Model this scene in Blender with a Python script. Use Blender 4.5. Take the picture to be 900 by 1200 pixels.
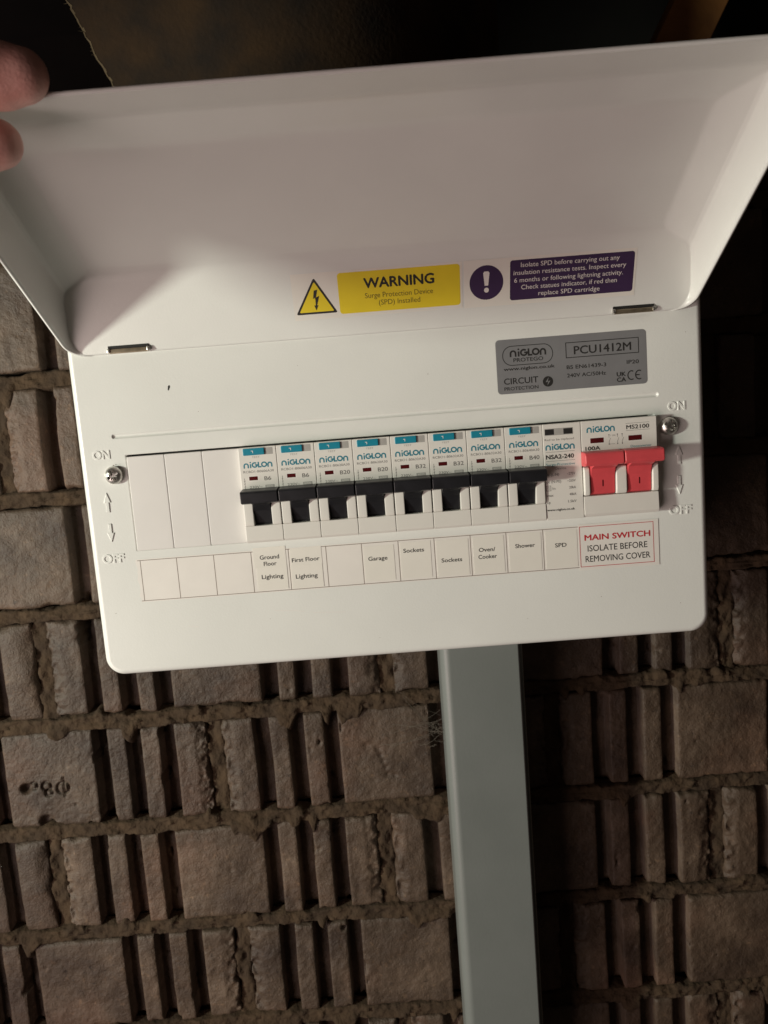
import bpy, bmesh, math, random
import numpy as np
from mathutils import Vector, Matrix
from mathutils.geometry import tessellate_polygon

MM = 0.001
random.seed(7)
sc = bpy.context.scene
for o in list(bpy.data.objects):
    bpy.data.objects.remove(o)
col = sc.collection

# ------------------------------------------------------------------ camera
cam_d = bpy.data.cameras.new('camera')
cam = bpy.data.objects.new('camera', cam_d)
col.objects.link(cam)
cam_d.sensor_fit = 'VERTICAL'
cam_d.sensor_height = 36.0
cam_d.lens = 907.8 / 1200 * 36.0
cam_d.clip_start = 0.01
cam_d.clip_end = 30.0
right = Vector((0.99702653, -0.00357329, -0.0769762))
down = Vector((-0.07681286, -0.12587714, -0.98906761))
fwd = Vector((-0.00615532, 0.9920394, -0.12577732))
M4 = Matrix((right, -down, -fwd)).transposed().to_4x4()
M4.translation = Vector((-3.0247, -365.0205, 33.4022)) * MM
cam.matrix_world = M4
cam_d.dof.use_dof = True
cam_d.dof.focus_distance = 0.375
cam_d.dof.aperture_fstop = 20.0
sc.camera = cam

# ------------------------------------------------------------------ world, lamps, exposure
w = bpy.data.worlds.new('World')
sc.world = w
w.use_nodes = True
w.node_tree.nodes['Background'].inputs[0].default_value = (1.0, 0.76, 0.60, 1)
w.node_tree.nodes['Background'].inputs[1].default_value = 0.022
sc.view_settings.view_transform = 'Standard'
sc.view_settings.look = 'None'
sc.view_settings.exposure = 0.08
sc.view_settings.gamma = 1.0
sc.cycles.use_denoising = True
sc.cycles.max_bounces = 8
sc.cycles.diffuse_bounces = 5


def aim(o, target):
    d = Vector(target) - o.location
    o.rotation_euler = d.to_track_quat('-Z', 'Y').to_euler()


# a hand lamp standing to the left, at the height of the breakers
ld = bpy.data.lights.new('work_lamp', 'SPOT')
ld.energy = 36.0
ld.color = (0.965, 1.0, 0.86)
ld.shadow_soft_size = 0.046
ld.spot_size = math.radians(56)
ld.spot_blend = 0.6
lamp = bpy.data.objects.new('work_lamp', ld)
col.objects.link(lamp)
lamp.location = (-0.90, -0.47, 0.01)
aim(lamp, (0.0, 0.05, -0.04))
# added broad fill lamp standing in for bounced light, lower and further forward
l2 = bpy.data.lights.new('bounce_fill', 'AREA')
l2.shape = 'RECTANGLE'
l2.size = 0.75
l2.size_y = 0.75
l2.energy = 8.0
l2.color = (1.0, 0.785, 0.735)
fill = bpy.data.objects.new('bounce_fill', l2)
col.objects.link(fill)
fill.location = (-0.93, -0.80, -0.47)
aim(fill, (0.0, 0.05, -0.05))

# ------------------------------------------------------------------ materials
MATS = {}


def mat(name, color, rough=0.5, metallic=0.0, var=0.0, vscale=60.0, bump=0.0, bscale=400.0,
        color2=None, spec=0.5, detail=4.0):
    if name in MATS:
        return MATS[name]
    m = bpy.data.materials.new(name)
    m.use_nodes = True
    nt = m.node_tree
    b = nt.nodes['Principled BSDF']
    b.inputs['Base Color'].default_value = (*color, 1)
    b.inputs['Roughness'].default_value = rough
    b.inputs['Metallic'].default_value = metallic
    b.inputs['Specular IOR Level'].default_value = spec
    tc = nt.nodes.new('ShaderNodeTexCoord')
    if var > 0 or color2:
        n = nt.nodes.new('ShaderNodeTexNoise')
        n.inputs['Scale'].default_value = vscale
        n.inputs['Detail'].default_value = detail
        nt.links.new(tc.outputs['Object'], n.inputs['Vector'])
        mx = nt.nodes.new('ShaderNodeMix')
        mx.data_type = 'RGBA'
        c2 = color2 if color2 else tuple(c * (1 - var) for c in color)
        mx.inputs[6].default_value = (*color, 1)
        mx.inputs[7].default_value = (*c2, 1)
        rr = nt.nodes.new('ShaderNodeMapRange')
        rr.inputs[1].default_value = 0.35
        rr.inputs[2].default_value = 0.65
        nt.links.new(n.outputs['Fac'], rr.inputs[0])
        nt.links.new(rr.outputs[0], mx.inputs[0])
        nt.links.new(mx.outputs[2], b.inputs['Base Color'])
    if bump > 0:
        n2 = nt.nodes.new('ShaderNodeTexNoise')
        n2.inputs['Scale'].default_value = bscale
        n2.inputs['Detail'].default_value = 3.0
        nt.links.new(tc.outputs['Object'], n2.inputs['Vector'])
        bp = nt.nodes.new('ShaderNodeBump')
        bp.inputs['Strength'].default_value = 1.0
        bp.inputs['Distance'].default_value = bump * MM
        nt.links.new(n2.outputs['Fac'], bp.inputs['Height'])
        nt.links.new(bp.outputs['Normal'], b.inputs['Normal'])
    MATS[name] = m
    return m


def brick_material():
    m = bpy.data.materials.new('brick_face')
    m.use_nodes = True
    nt = m.node_tree
    L = nt.links
    b = nt.nodes['Principled BSDF']
    b.inputs['Roughness'].default_value = 0.62
    b.inputs['Specular IOR Level'].default_value = 0.5
    tc = nt.nodes.new('ShaderNodeTexCoord')
    oi = nt.nodes.new('ShaderNodeObjectInfo')
    off = nt.nodes.new('ShaderNodeVectorMath')
    off.operation = 'MULTIPLY_ADD'
    off.inputs[1].default_value = (1, 1, 1)
    cmb = nt.nodes.new('ShaderNodeCombineXYZ')
    mul = nt.nodes.new('ShaderNodeMath')
    mul.operation = 'MULTIPLY'
    mul.inputs[1].default_value = 37.0
    L.new(oi.outputs['Random'], mul.inputs[0])
    for k in range(3):
        L.new(mul.outputs[0], cmb.inputs[k])
    L.new(tc.outputs['Object'], off.inputs[0])
    L.new(cmb.outputs[0], off.inputs[2])

    def noise(scale, detail=5, rough=0.6):
        n = nt.nodes.new('ShaderNodeTexNoise')
        n.inputs['Scale'].default_value = scale
        n.inputs['Detail'].default_value = detail
        n.inputs['Roughness'].default_value = rough
        L.new(off.outputs[0], n.inputs['Vector'])
        return n

    def ramp(src, stops):
        r = nt.nodes.new('ShaderNodeValToRGB')
        e = r.color_ramp.elements
        while len(e) < len(stops):
            e.new(0.5)
        for i, (p, c) in enumerate(stops):
            e[i].position = p
            e[i].color = (*c, 1)
        L.new(src, r.inputs[0])
        return r
    base = ramp(noise(26, 6).outputs['Fac'], [(0.30, (0.029, 0.016, 0.009)), (0.5, (0.059, 0.037, 0.0225)), (0.70, (0.110, 0.074, 0.049))])
    red = ramp(noise(14, 3).outputs['Fac'], [(0.52, (0, 0, 0)), (0.68, (1, 1, 1))])
    mx = nt.nodes.new('ShaderNodeMix')
    mx.data_type = 'RGBA'
    mx.inputs[7].default_value = (0.115, 0.062, 0.038, 1)
    sm = nt.nodes.new('ShaderNodeMath')
    sm.operation = 'MULTIPLY'
    sm.inputs[1].default_value = 0.55
    L.new(red.outputs[0], sm.inputs[0])
    L.new(sm.outputs[0], mx.inputs[0])
    L.new(base.outputs[0], mx.inputs[6])
    # pale specks and dark pits
    spk = ramp(noise(230, 4, 0.62).outputs['Fac'], [(0.27, (0.30, 0.27, 0.24)), (0.38, (1, 1, 1)), (0.60, (1, 1, 1)), (0.72, (1.8, 1.74, 1.62))])
    mm = nt.nodes.new('ShaderNodeMix')
    mm.data_type = 'RGBA'
    mm.blend_type = 'MULTIPLY'
    mm.inputs[0].default_value = 0.8
    L.new(mx.outputs[2], mm.inputs[6])
    L.new(spk.outputs[0], mm.inputs[7])
    # brown dust and smeared mortar along the upper edge and in patches
    sep = nt.nodes.new('ShaderNodeSeparateXYZ')
    L.new(tc.outputs['Object'], sep.inputs[0])
    dz = nt.nodes.new('ShaderNodeMapRange')
    dz.inputs[1].default_value = 0.006
    dz.inputs[2].default_value = 0.036
    dz.inputs[3].default_value = -0.12
    dz.inputs[4].default_value = 0.22
    L.new(sep.outputs[2], dz.inputs[0])
    ad = nt.nodes.new('ShaderNodeMath')
    ad.operation = 'ADD'
    L.new(dz.outputs[0], ad.inputs[0])
    L.new(noise(55, 7, 0.65).outputs['Fac'], ad.inputs[1])
    dr = nt.nodes.new('ShaderNodeMapRange')
    dr.inputs[1].default_value = 0.54
    dr.inputs[2].default_value = 0.68
    dr.inputs[4].default_value = 0.85
    L.new(ad.outputs[0], dr.inputs[0])
    md = nt.nodes.new('ShaderNodeMix')
    md.data_type = 'RGBA'
    md.inputs[7].default_value = (0.062, 0.041, 0.026, 1)
    L.new(dr.outputs[0], md.inputs[0])
    L.new(mm.outputs[2], md.inputs[6])
    # per-brick tone
    hsv = nt.nodes.new('ShaderNodeHueSaturation')
    mr = nt.nodes.new('ShaderNodeMapRange')
    mr.inputs[3].default_value = 0.80
    mr.inputs[4].default_value = 1.14
    L.new(oi.outputs['Random'], mr.inputs[0])
    L.new(mr.outputs[0], hsv.inputs['Value'])
    L.new(md.outputs[2], hsv.inputs['Color'])
    L.new(hsv.outputs[0], b.inputs['Base Color'])
    b1 = nt.nodes.new('ShaderNodeBump')
    b1.inputs['Distance'].default_value = 0.0016
    b1.inputs['Strength'].default_value = 0.9
    L.new(noise(120, 6, 0.6).outputs['Fac'], b1.inputs['Height'])
    b2 = nt.nodes.new('ShaderNodeBump')
    b2.inputs['Distance'].default_value = 0.0005
    b2.inputs['Strength'].default_value = 0.9
    L.new(noise(700, 3, 0.6).outputs['Fac'], b2.inputs['Height'])
    L.new(b1.outputs[0], b2.inputs['Normal'])
    L.new(b2.outputs[0], b.inputs['Normal'])
    return m


M_BRICK = brick_material()
M_MORTAR = mat('mortar_dirt', (0.064, 0.041, 0.024), 0.95, var=0.4, vscale=70, bump=1.6, bscale=260,
               color2=(0.042, 0.028, 0.018), spec=0.2, detail=8)
M_WHITE = mat('white_powder_coat', (0.77, 0.775, 0.74), 0.26, var=0.035, vscale=25, bump=0.04, bscale=1200, spec=0.5)
M_LID = M_WHITE
M_PLAS = mat('white_plastic', (0.74, 0.715, 0.665), 0.42, var=0.03, vscale=80, bump=0.015, bscale=1500)
M_BLANK = mat('blank_plastic', (0.72, 0.695, 0.67), 0.5, var=0.03, vscale=60, bump=0.02, bscale=1200)
M_BLACK = mat('black_plastic', (0.014, 0.014, 0.017), 0.38, var=0.3, vscale=200, bump=0.02, bscale=900)
M_DARK = mat('dark_inside', (0.012, 0.011, 0.010), 0.8, var=0.3, vscale=50)
M_RED = mat('red_plastic', (0.68, 0.080, 0.092), 0.42, var=0.12, vscale=120, bump=0.03, bscale=900)
M_WIN = mat('red_window', (0.085, 0.008, 0.010), 0.25, var=0.2, vscale=300)
M_TEAL = mat('teal_plastic', (0.012, 0.235, 0.335), 0.4, var=0.1, vscale=300)
M_TEALP = mat('teal_print', (0.018, 0.20, 0.27), 0.5, var=0.1, vscale=300)
M_INK = mat('black_print', (0.025, 0.023, 0.022), 0.5, var=0.2, vscale=300)
M_INKG = mat('grey_print', (0.20, 0.19, 0.18), 0.5, var=0.2, vscale=300)
M_INKL = mat('pale_grey_print', (0.40, 0.385, 0.36), 0.5, var=0.1, vscale=300)
M_REDP = mat('red_print', (0.52, 0.03, 0.04), 0.5, var=0.1, vscale=300)
M_LINE = mat('brown_line_print', (0.22, 0.16, 0.13), 0.5, var=0.2, vscale=300)
M_PAPER = mat('label_paper', (0.78, 0.745, 0.70), 0.55, var=0.03, vscale=90, bump=0.01, bscale=1200)
M_PAPER2 = mat('cream_paper', (0.78, 0.75, 0.685), 0.5, var=0.03, vscale=90, bump=0.01, bscale=1200)
M_SILVER = mat('silver_label', (0.30, 0.30, 0.31), 0.38, 0.35, var=0.06, vscale=90, bump=0.008, bscale=1500)
M_YEL = mat('yellow_print', (0.80, 0.62, 0.03), 0.42, var=0.05, vscale=90)
M_PURP = mat('purple_print', (0.050, 0.026, 0.076), 0.42, var=0.1, vscale=90)
M_WPRINT = mat('white_print', (0.76, 0.72, 0.68), 0.5, var=0.03, vscale=90)
M_OLIVE = mat('olive_print', (0.16, 0.12, 0.02), 0.5, var=0.1, vscale=300)
M_METAL = mat('screw_steel', (0.72, 0.70, 0.66), 0.38, 1.0, var=0.25, vscale=300, bump=0.06, bscale=700)
M_WIRE = mat('hinge_wire', (0.42, 0.35, 0.25), 0.35, 0.8, var=0.3, vscale=300)
M_TRUNK = mat('grey_painted_steel', (0.168, 0.181, 0.172), 0.38, var=0.10, vscale=22, bump=0.05, bscale=700,
              color2=(0.152, 0.165, 0.156))
M_SKIN = mat('skin', (0.78, 0.43, 0.37), 0.45, var=0.2, vscale=130, bump=0.22, bscale=900,
             color2=(0.68, 0.33, 0.28))
M_CLOTH = mat('dark_cloth', (0.035, 0.036, 0.042), 0.95, var=0.3, vscale=150, bump=0.3, bscale=900)
M_NAIL = mat('nail', (0.66, 0.42, 0.35), 0.3, var=0.1, vscale=200)
M_BOARD = mat('brown_board', (0.036, 0.0165, 0.0025), 0.95, var=0.5, vscale=26, bump=0.4, bscale=300,
              color2=(0.010, 0.005, 0.0012), detail=9)
M_FIBRE = mat('torn_fibre', (0.13, 0.095, 0.05), 0.9, var=0.3, vscale=200)
M_TIMBER = mat('old_timber', (0.22, 0.09, 0.020), 0.8, var=0.4, vscale=18, bump=0.6, bscale=120,
               color2=(0.12, 0.045, 0.010))
M_CEIL = mat('dark_boards', (0.008, 0.006, 0.004), 0.95, var=0.4, vscale=20)
M_WEB = mat('cobweb', (0.085, 0.072, 0.055), 0.9, var=0.2, vscale=100)


# ------------------------------------------------------------------ mesh builder
class MB:
    def __init__(s):
        s.v, s.f, s.m, s.mats = [], [], [], []

    def mi(s, m):
        if m not in s.mats:
            s.mats.append(m)
        return s.mats.index(m)

    def add(s, verts, faces, m, fn=None):
        k = len(s.v)
        for p in verts:
            s.v.append(tuple(fn(p)) if fn else tuple(p))
        i = s.mi(m)
        for f in faces:
            s.f.append([k + q for q in f])
            s.m.append(i)

    def bm(s, b, m, fn=None):
        b.verts.index_update()
        s.add([v.co[:] for v in b.verts], [[v.index for v in f.verts] for f in b.faces], m, fn)
        b.free()

    def rbox(s, x0, x1, y0, y1, z0, z1, r, m, seg=2, fn=None):
        b = bmesh.new()
        bmesh.ops.create_cube(b, size=1.0)
        for v in b.verts:
            v.co = Vector(((x0 + x1) / 2 + v.co.x * (x1 - x0), (y0 + y1) / 2 + v.co.y * (y1 - y0), (z0 + z1) / 2 + v.co.z * (z1 - z0)))
        if r > 0:
            bmesh.ops.bevel(b, geom=list(b.edges), offset=r, segments=seg, profile=0.5, affect='EDGES')
        s.bm(b, m, fn)

    def prism(s, prof, x0, x1, m, r=0.3, seg=2):
        """profile of (y, z) points swept along x, edges rounded"""
        b = bmesh.new()
        lo = [b.verts.new((x0, y, z)) for y, z in prof]
        hi = [b.verts.new((x1, y, z)) for y, z in prof]
        n = len(prof)
        b.faces.new(lo)
        b.faces.new(hi[::-1])
        for i in range(n):
            j = (i + 1) % n
            b.faces.new((lo[j], lo[i], hi[i], hi[j]))
        bmesh.ops.recalc_face_normals(b, faces=list(b.faces))
        if r > 0:
            bmesh.ops.bevel(b, geom=list(b.edges), offset=r, segments=seg, profile=0.5, affect='EDGES', clamp_overlap=True)
        s.bm(b, m)

    def mesh(s, name, smooth=True, angle=0.6):
        me = bpy.data.meshes.new(name)
        me.from_pydata([(a * MM, b * MM, c * MM) for a, b, c in s.v], [], s.f)
        for m in s.mats:
            me.materials.append(m)
        me.polygons.foreach_set('material_index', s.m)
        if smooth:
            me.shade_smooth()
            me.set_sharp_from_angle(angle=angle)
            me['wn'] = 1 if angle < 2.0 else 0
        me.update()
        return me


WORLD_LOC = {}


def put(name, me, parent=None, loc=(0, 0, 0), label=None, kind=None):
    """link a mesh (or an Empty) whose geometry is given relative to loc (mm, world)"""
    o = bpy.data.objects.new(name, me)
    col.objects.link(o)
    L = Vector(loc) * MM
    if parent is not None:
        o.parent = parent
        o.location = L - WORLD_LOC[parent.name]
    else:
        o.location = L
    WORLD_LOC[o.name] = L
    if me is not None and me.get('wn'):
        wn = o.modifiers.new('normals', 'WEIGHTED_NORMAL')
        wn.keep_sharp = True
        wn.weight = 80
    if label:
        o['label'] = label
    if kind:
        o['kind'] = kind
    return o


def thing(name, label, cat, loc, group=None):
    o = put(name, None, None, loc, label)
    o['category'] = cat
    if group:
        o['group'] = group
    return o


def shifted(mb, loc):
    mb.v = [(a - loc[0], b - loc[1], c - loc[2]) for a, b, c in mb.v]
    return mb


# ------------------------------------------------------------------ flat print
FONT_CACHE = {}


def text_geo(body, bold=0.0):
    key = (body, bold)
    if key not in FONT_CACHE:
        cu = bpy.data.curves.new('t', 'FONT')
        cu.body = body
        cu.size = 1.0
        cu.offset = bold
        cu.resolution_u = 3
        cu.fill_mode = 'FRONT'
        o = bpy.data.objects.new('t', cu)
        me = bpy.data.meshes.new_from_object(o)
        vs = [(v.co.x, v.co.y) for v in me.vertices]
        fs = [list(p.vertices) for p in me.polygons]
        bpy.data.objects.remove(o)
        bpy.data.curves.remove(cu)
        bpy.data.meshes.remove(me)
        FONT_CACHE[key] = (vs, fs)
    return FONT_CACHE[key]


def text(mb, body, m, fn, u0, u1, vb, vt, bold=0.0, fit_caps=True):
    """print body between u0..u1; capitals stand from vb to vt"""
    vs, fs = text_geo(body, 0.0)
    if bold > 0:
        for q_, (du, dv) in enumerate(((-bold, 0), (bold, 0), (0, bold), (0, -bold))):
            g = (lambda e: lambda p: (lambda w_: (w_[0], w_[1] - 0.003 * e, w_[2]))(fn(p)))(q_ + 1)
            k_ = (u1 - u0 - 0) / (max(p[0] for p in vs) - min(p[0] for p in vs))
            a_ = min(p[0] for p in vs)
            q2 = (vt - vb) / .729
            mb.add([(u0 + (x - a_ + du) * k_, vb + (y + dv) * q2) for x, y in vs], fs, m, g)
    xs = [p[0] for p in vs]
    a, b = min(xs), max(xs)
    cap = 0.729
    k = (u1 - u0) / (b - a)
    q = (vt - vb) / cap
    mb.add([(u0 + (x - a) * k, vb + y * q) for x, y in vs], fs, m, fn)


def poly(mb, pts, m, fn):
    mb.add(pts, [list(range(len(pts)))], m, fn)


def rect(mb, u0, u1, v0, v1, m, fn, r=0.0, n=5):
    if r <= 0:
        pts = [(u0, v0), (u1, v0), (u1, v1), (u0, v1)]
    else:
        pts = rrect(u0, u1, v0, v1, r, n)
    poly(mb, pts, m, fn)


def rrect(u0, u1, v0, v1, r, n=5):
    pts = []
    for cx, cy, a0 in ((u1 - r, v0 + r, -90), (u1 - r, v1 - r, 0), (u0 + r, v1 - r, 90), (u0 + r, v0 + r, 180)):
        for i in range(n + 1):
            a = math.radians(a0 + 90 * i / n)
            pts.append((cx + r * math.cos(a), cy + r * math.sin(a)))
    return pts


def stroke(mb, pts, wd, m, fn, closed=False):
    """ribbon of width wd along pts, mitred"""
    n = len(pts)
    L, R = [], []
    for i in range(n):
        p = Vector(pts[i])
        a = Vector(pts[(i - 1) % n]) if (closed or i > 0) else None
        b = Vector(pts[(i + 1) % n]) if (closed or i < n - 1) else None
        d1 = (p - a).normalized() if a is not None else (b - p).normalized()
        d2 = (b - p).normalized() if b is not None else d1
        nn = Vector((-(d1.y + d2.y), d1.x + d2.x))
        nn = nn.normalized() if nn.length > 1e-9 else Vector((-d1.y, d1.x))
        c = max(0.5, nn.dot(Vector((-d1.y, d1.x))))
        L.append(p + nn * (wd / 2 / c))
        R.append(p - nn * (wd / 2 / c))
    vs = [q[:] for q in L] + [q[:] for q in R]
    fs = []
    for i in range(n if closed else n - 1):
        j = (i + 1) % n
        fs.append([n + i, n + j, j, i])
    mb.add(vs, fs, m, fn)


def arc(cx, cy, rx, ry, a0, a1, n=14):
    return [(cx + rx * math.cos(math.radians(a0 + (a1 - a0) * i / n)), cy + ry * math.sin(math.radians(a0 + (a1 - a0) * i / n))) for i in range(n + 1)]


def disc(mb, cx, cy, r, m, fn, n=32):
    poly(mb, arc(cx, cy, r, r, 0, 360 * (n - 1) / n, n - 1), m, fn)


def logo(mb, u0, u1, vb, vt, m, fn, wd=None):
    """the rounded wordmark  n i G L O n  with arched n"""
    h = vt - vb
    W = u1 - u0
    wd = wd or h * 0.19
    hw = wd / 2
    def n_(a, b):
        r = (b - a) / 2 - hw
        c = (a + b) / 2
        top = vb + h * 0.80 - hw
        stroke(mb, [(c - r, vb)] + arc(c, top - r * 1.0, r, r, 180, 0, 10) + [(c + r, vb)], wd, m, fn)
    X = lambda t: u0 + W * t
    n_(X(0.0), X(0.185))
    stroke(mb, [(X(0.245), vb), (X(0.245), vb + h * 0.62)], wd, m, fn)
    disc(mb, X(0.245), vb + h * 0.86, wd * 0.55, m, fn, 10)
    rx = W * 0.083
    ry = h * 0.5 - hw
    cy = vb + h * 0.5 - h * 0.06
    ry2 = h * 0.44 - hw
    gx = X(0.39)
    stroke(mb, arc(gx, cy, rx, ry2, 48, 360, 16) + [(gx + wd * 0.2, cy)], wd, m, fn)
    stroke(mb, [(X(0.52), vb + h * 0.88), (X(0.52), vb + hw), (X(0.62), vb + hw)], wd, m, fn)
    ox = X(0.715)
    stroke(mb, arc(ox, cy, rx, ry2, 0, 345, 18), wd, m, fn, True)
    n_(X(0.825), X(1.0))


def flat(y):
    return lambda p: (p[0], y, p[1])


# ------------------------------------------------------------------ noise for the masonry
def _hash(ix, iy, seed):
    h = (ix.astype(np.int64) * 374761393 + iy.astype(np.int64) * 668265263 + seed * 974634781) & 0x7fffffff
    h = ((h ^ (h >> 13)) * 1274126177) & 0x7fffffff
    return ((h ^ (h >> 16)) & 0xffff) / 65535.0


def vnoise(x, y, seed):
    ix, iy = np.floor(x), np.floor(y)
    fx, fy = x - ix, y - iy
    fx = fx * fx * (3 - 2 * fx)
    fy = fy * fy * (3 - 2 * fy)
    a, b = _hash(ix, iy, seed), _hash(ix + 1, iy, seed)
    c, d = _hash(ix, iy + 1, seed), _hash(ix + 1, iy + 1, seed)
    return (a * (1 - fx) + b * fx) * (1 - fy) + (c * (1 - fx) + d * fx) * fy - 0.5


def fbm(x, y, seed, oct=4, gain=0.55):
    t, a = 0, 1.0
    for k in range(oct):
        t = t + a * vnoise(x * 2 ** k, y * 2 ** k, seed + k * 17)
        a *= gain
    return t


def grid_mesh(name, X, Y, Z, m, extra=None):
    """structured grid (rows, cols) in mm, facing -Y"""
    r, c = X.shape
    co = np.stack([X, Y, Z], -1).reshape(-1, 3) * MM
    idx = np.arange(r * c).reshape(r, c)
    q = np.stack([idx[:-1, :-1], idx[:-1, 1:], idx[1:, 1:], idx[1:, :-1]], -1).reshape(-1, 4)
    if extra:
        pass
    me = bpy.data.meshes.new(name)
    me.vertices.add(len(co))
    me.vertices.foreach_set('co', co.ravel())
    me.loops.add(q.size)
    me.loops.foreach_set('vertex_index', q.ravel())
    me.polygons.add(len(q))
    me.polygons.foreach_set('loop_start', np.arange(0, q.size, 4))
    me.update(calc_edges=True)
    me.materials.append(m)
    me.shade_smooth()
    return me


# ------------------------------------------------------------------ brick wall
WALL_Y = 128.0
COURSE = 75.35
Z0 = 71.08                       # bed joint number 0
GROOVES = [(22, 33), (45, 56), (68, 78.5), (138.5, 149), (161, 172), (184, 195)]
BL, BH = 216.0, 65.5
wall = thing('brick_wall', 'rough grey brown wall of grooved bricks behind the white fuse box', 'wall', (0, WALL_Y, -682))


def brick_mesh(seed, step=1.25, rings=None):
    rg = np.random.RandomState(seed)
    gr = [(a + rg.uniform(-.7, .7), b + rg.uniform(-.7, .7)) for a, b in GROOVES]
    us = [0, 0.25, 0.8, 1.6]
    for a, b in gr:
        us += [a - 1.2, a - 0.5, a, a + 0.45, b - 0.45, b, b + 0.5, b + 1.2]
    us += [BL - 1.6, BL - .8, BL - .25, BL]
    us = np.array(sorted(us))
    full = []
    for a, b in zip(us[:-1], us[1:]):
        n = max(1, int(math.ceil((b - a) / step)))
        full += list(a + (b - a) * np.arange(n) / n)
    full.append(BL)
    u = np.array(full)
    v = np.concatenate([[0, .25, .8], np.linspace(1.6, BH - 1.6, int(BH / step)), [BH - .8, BH - .25, BH]])
    Ug, Vg = np.meshgrid(u, v)
    s = seed * 7
    h = 1.2 * fbm(Ug / 34, Vg / 34, s, 2) + 0.55 * fbm(Ug / 9, Vg / 9, s + 5, 3) + 0.35 * fbm(Ug / 2.6, Vg / 2.6, s + 9, 2)
    # chips and worn arrises: distance to the nearest edge
    dg = np.full(Ug.shape, 99.0)
    ins = np.zeros(Ug.shape)
    for a, b in gr:
        d = np.where(Ug < a, a - Ug, np.where(Ug > b, Ug - b, -1))
        dg = np.minimum(dg, np.where(d >= 0, d, 0))
        depth = 9.5 + rg.uniform(-1, 1) + 1.2 * vnoise(Ug / 12, Vg / 12, s + 31)
        t = np.clip(np.minimum(Ug - a, b - Ug) / 0.45, 0, 1)
        ins = np.maximum(ins, np.where(d < 0, t * depth, 0))
    db = np.minimum(np.minimum(Ug, BL - Ug), np.minimum(Vg, BH - Vg))
    rough = np.clip(fbm(Ug / 11, Vg / 11, s + 41, 3) - 0.10, 0, 1)
    h -= 0.55 * np.exp(-(dg / 0.6) ** 2)
    h -= np.clip(3.2 * np.clip(fbm(Ug / 8, Vg / 15, s + 51, 3) - 0.42, 0, 1) * 6 - dg * 1.1, 0, 4)
    h -= np.where(db < 3.0, 3.0 - np.sqrt(np.clip(9.0 - (3.0 - db) ** 2, 0, 9)), 0) * 0.8
    h -= np.clip(rough * 9 - db * 1.2, 0, 5)
    # ragged ends where bricks were dragged on the cutting table
    de = np.minimum(Ug, BL - Ug)
    h -= np.clip(0.5 + fbm(Ug / 4, Vg / 4, s + 61, 3), 0, 1) * np.clip(1 - de / 9, 0, 1) * 4.5
    for k in range(rg.randint(2, 6)):
        px, py, pr = rg.uniform(5, BL - 5), rg.uniform(5, BH - 5), rg.uniform(.6, 1.3)
        h -= 1.2 * np.exp(-((Ug - px) ** 2 + (Vg - py) ** 2) / pr ** 2)
    if rings:
        for px, py, pr, kind in rings:
            d = np.hypot(Ug - px, Vg - py)
            if kind == 'ring':
                h -= 2.4 * np.exp(-((d - pr) / 0.6) ** 2)
            elif kind == 'line':
                h -= 2.2 * np.exp(-((Ug - px) / 0.55) ** 2) * (np.abs(Vg - py) < pr)
            elif kind == 'dent':
                h -= 1.5 * np.exp(-(d / pr) ** 2)
            else:
                h -= 5.0 * np.exp(-(d / pr) ** 4)
    h -= ins
    wob = 0.8 * vnoise(Ug / 30, Vg / 30, s + 71) + 0.15 * vnoise(Ug / 9, Vg / 6, s + 73)
    wobv = 1.6 * vnoise(Ug / 22, Vg / 40, s + 81) + 0.6 * vnoise(Ug / 5, Vg / 20, s + 83)
    X = Ug + wob
    Z = Vg + wobv
    Y = -h
    # skirt back into the wall
    def ring(A, f):
        return np.concatenate([f(A[:1], 0), A, f(A[-1:], 1)], 0)
    X2 = np.concatenate([X[:1], X, X[-1:]], 0)
    Z2 = np.concatenate([Z[:1], Z, Z[-1:]], 0)
    Y2 = np.concatenate([np.full_like(Y[:1], 40), Y, np.full_like(Y[-1:], 40)], 0)
    X3 = np.concatenate([X2[:, :1], X2, X2[:, -1:]], 1)
    Z3 = np.concatenate([Z2[:, :1], Z2, Z2[:, -1:]], 1)
    Y3 = np.concatenate([np.full_like(Y2[:, :1], 40), Y2, np.full_like(Y2[:, -1:], 40)], 1)
    me = grid_mesh('brick', X3 - BL / 2, Y3, Z3 - BH / 2, M_BRICK)
    return me


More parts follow.
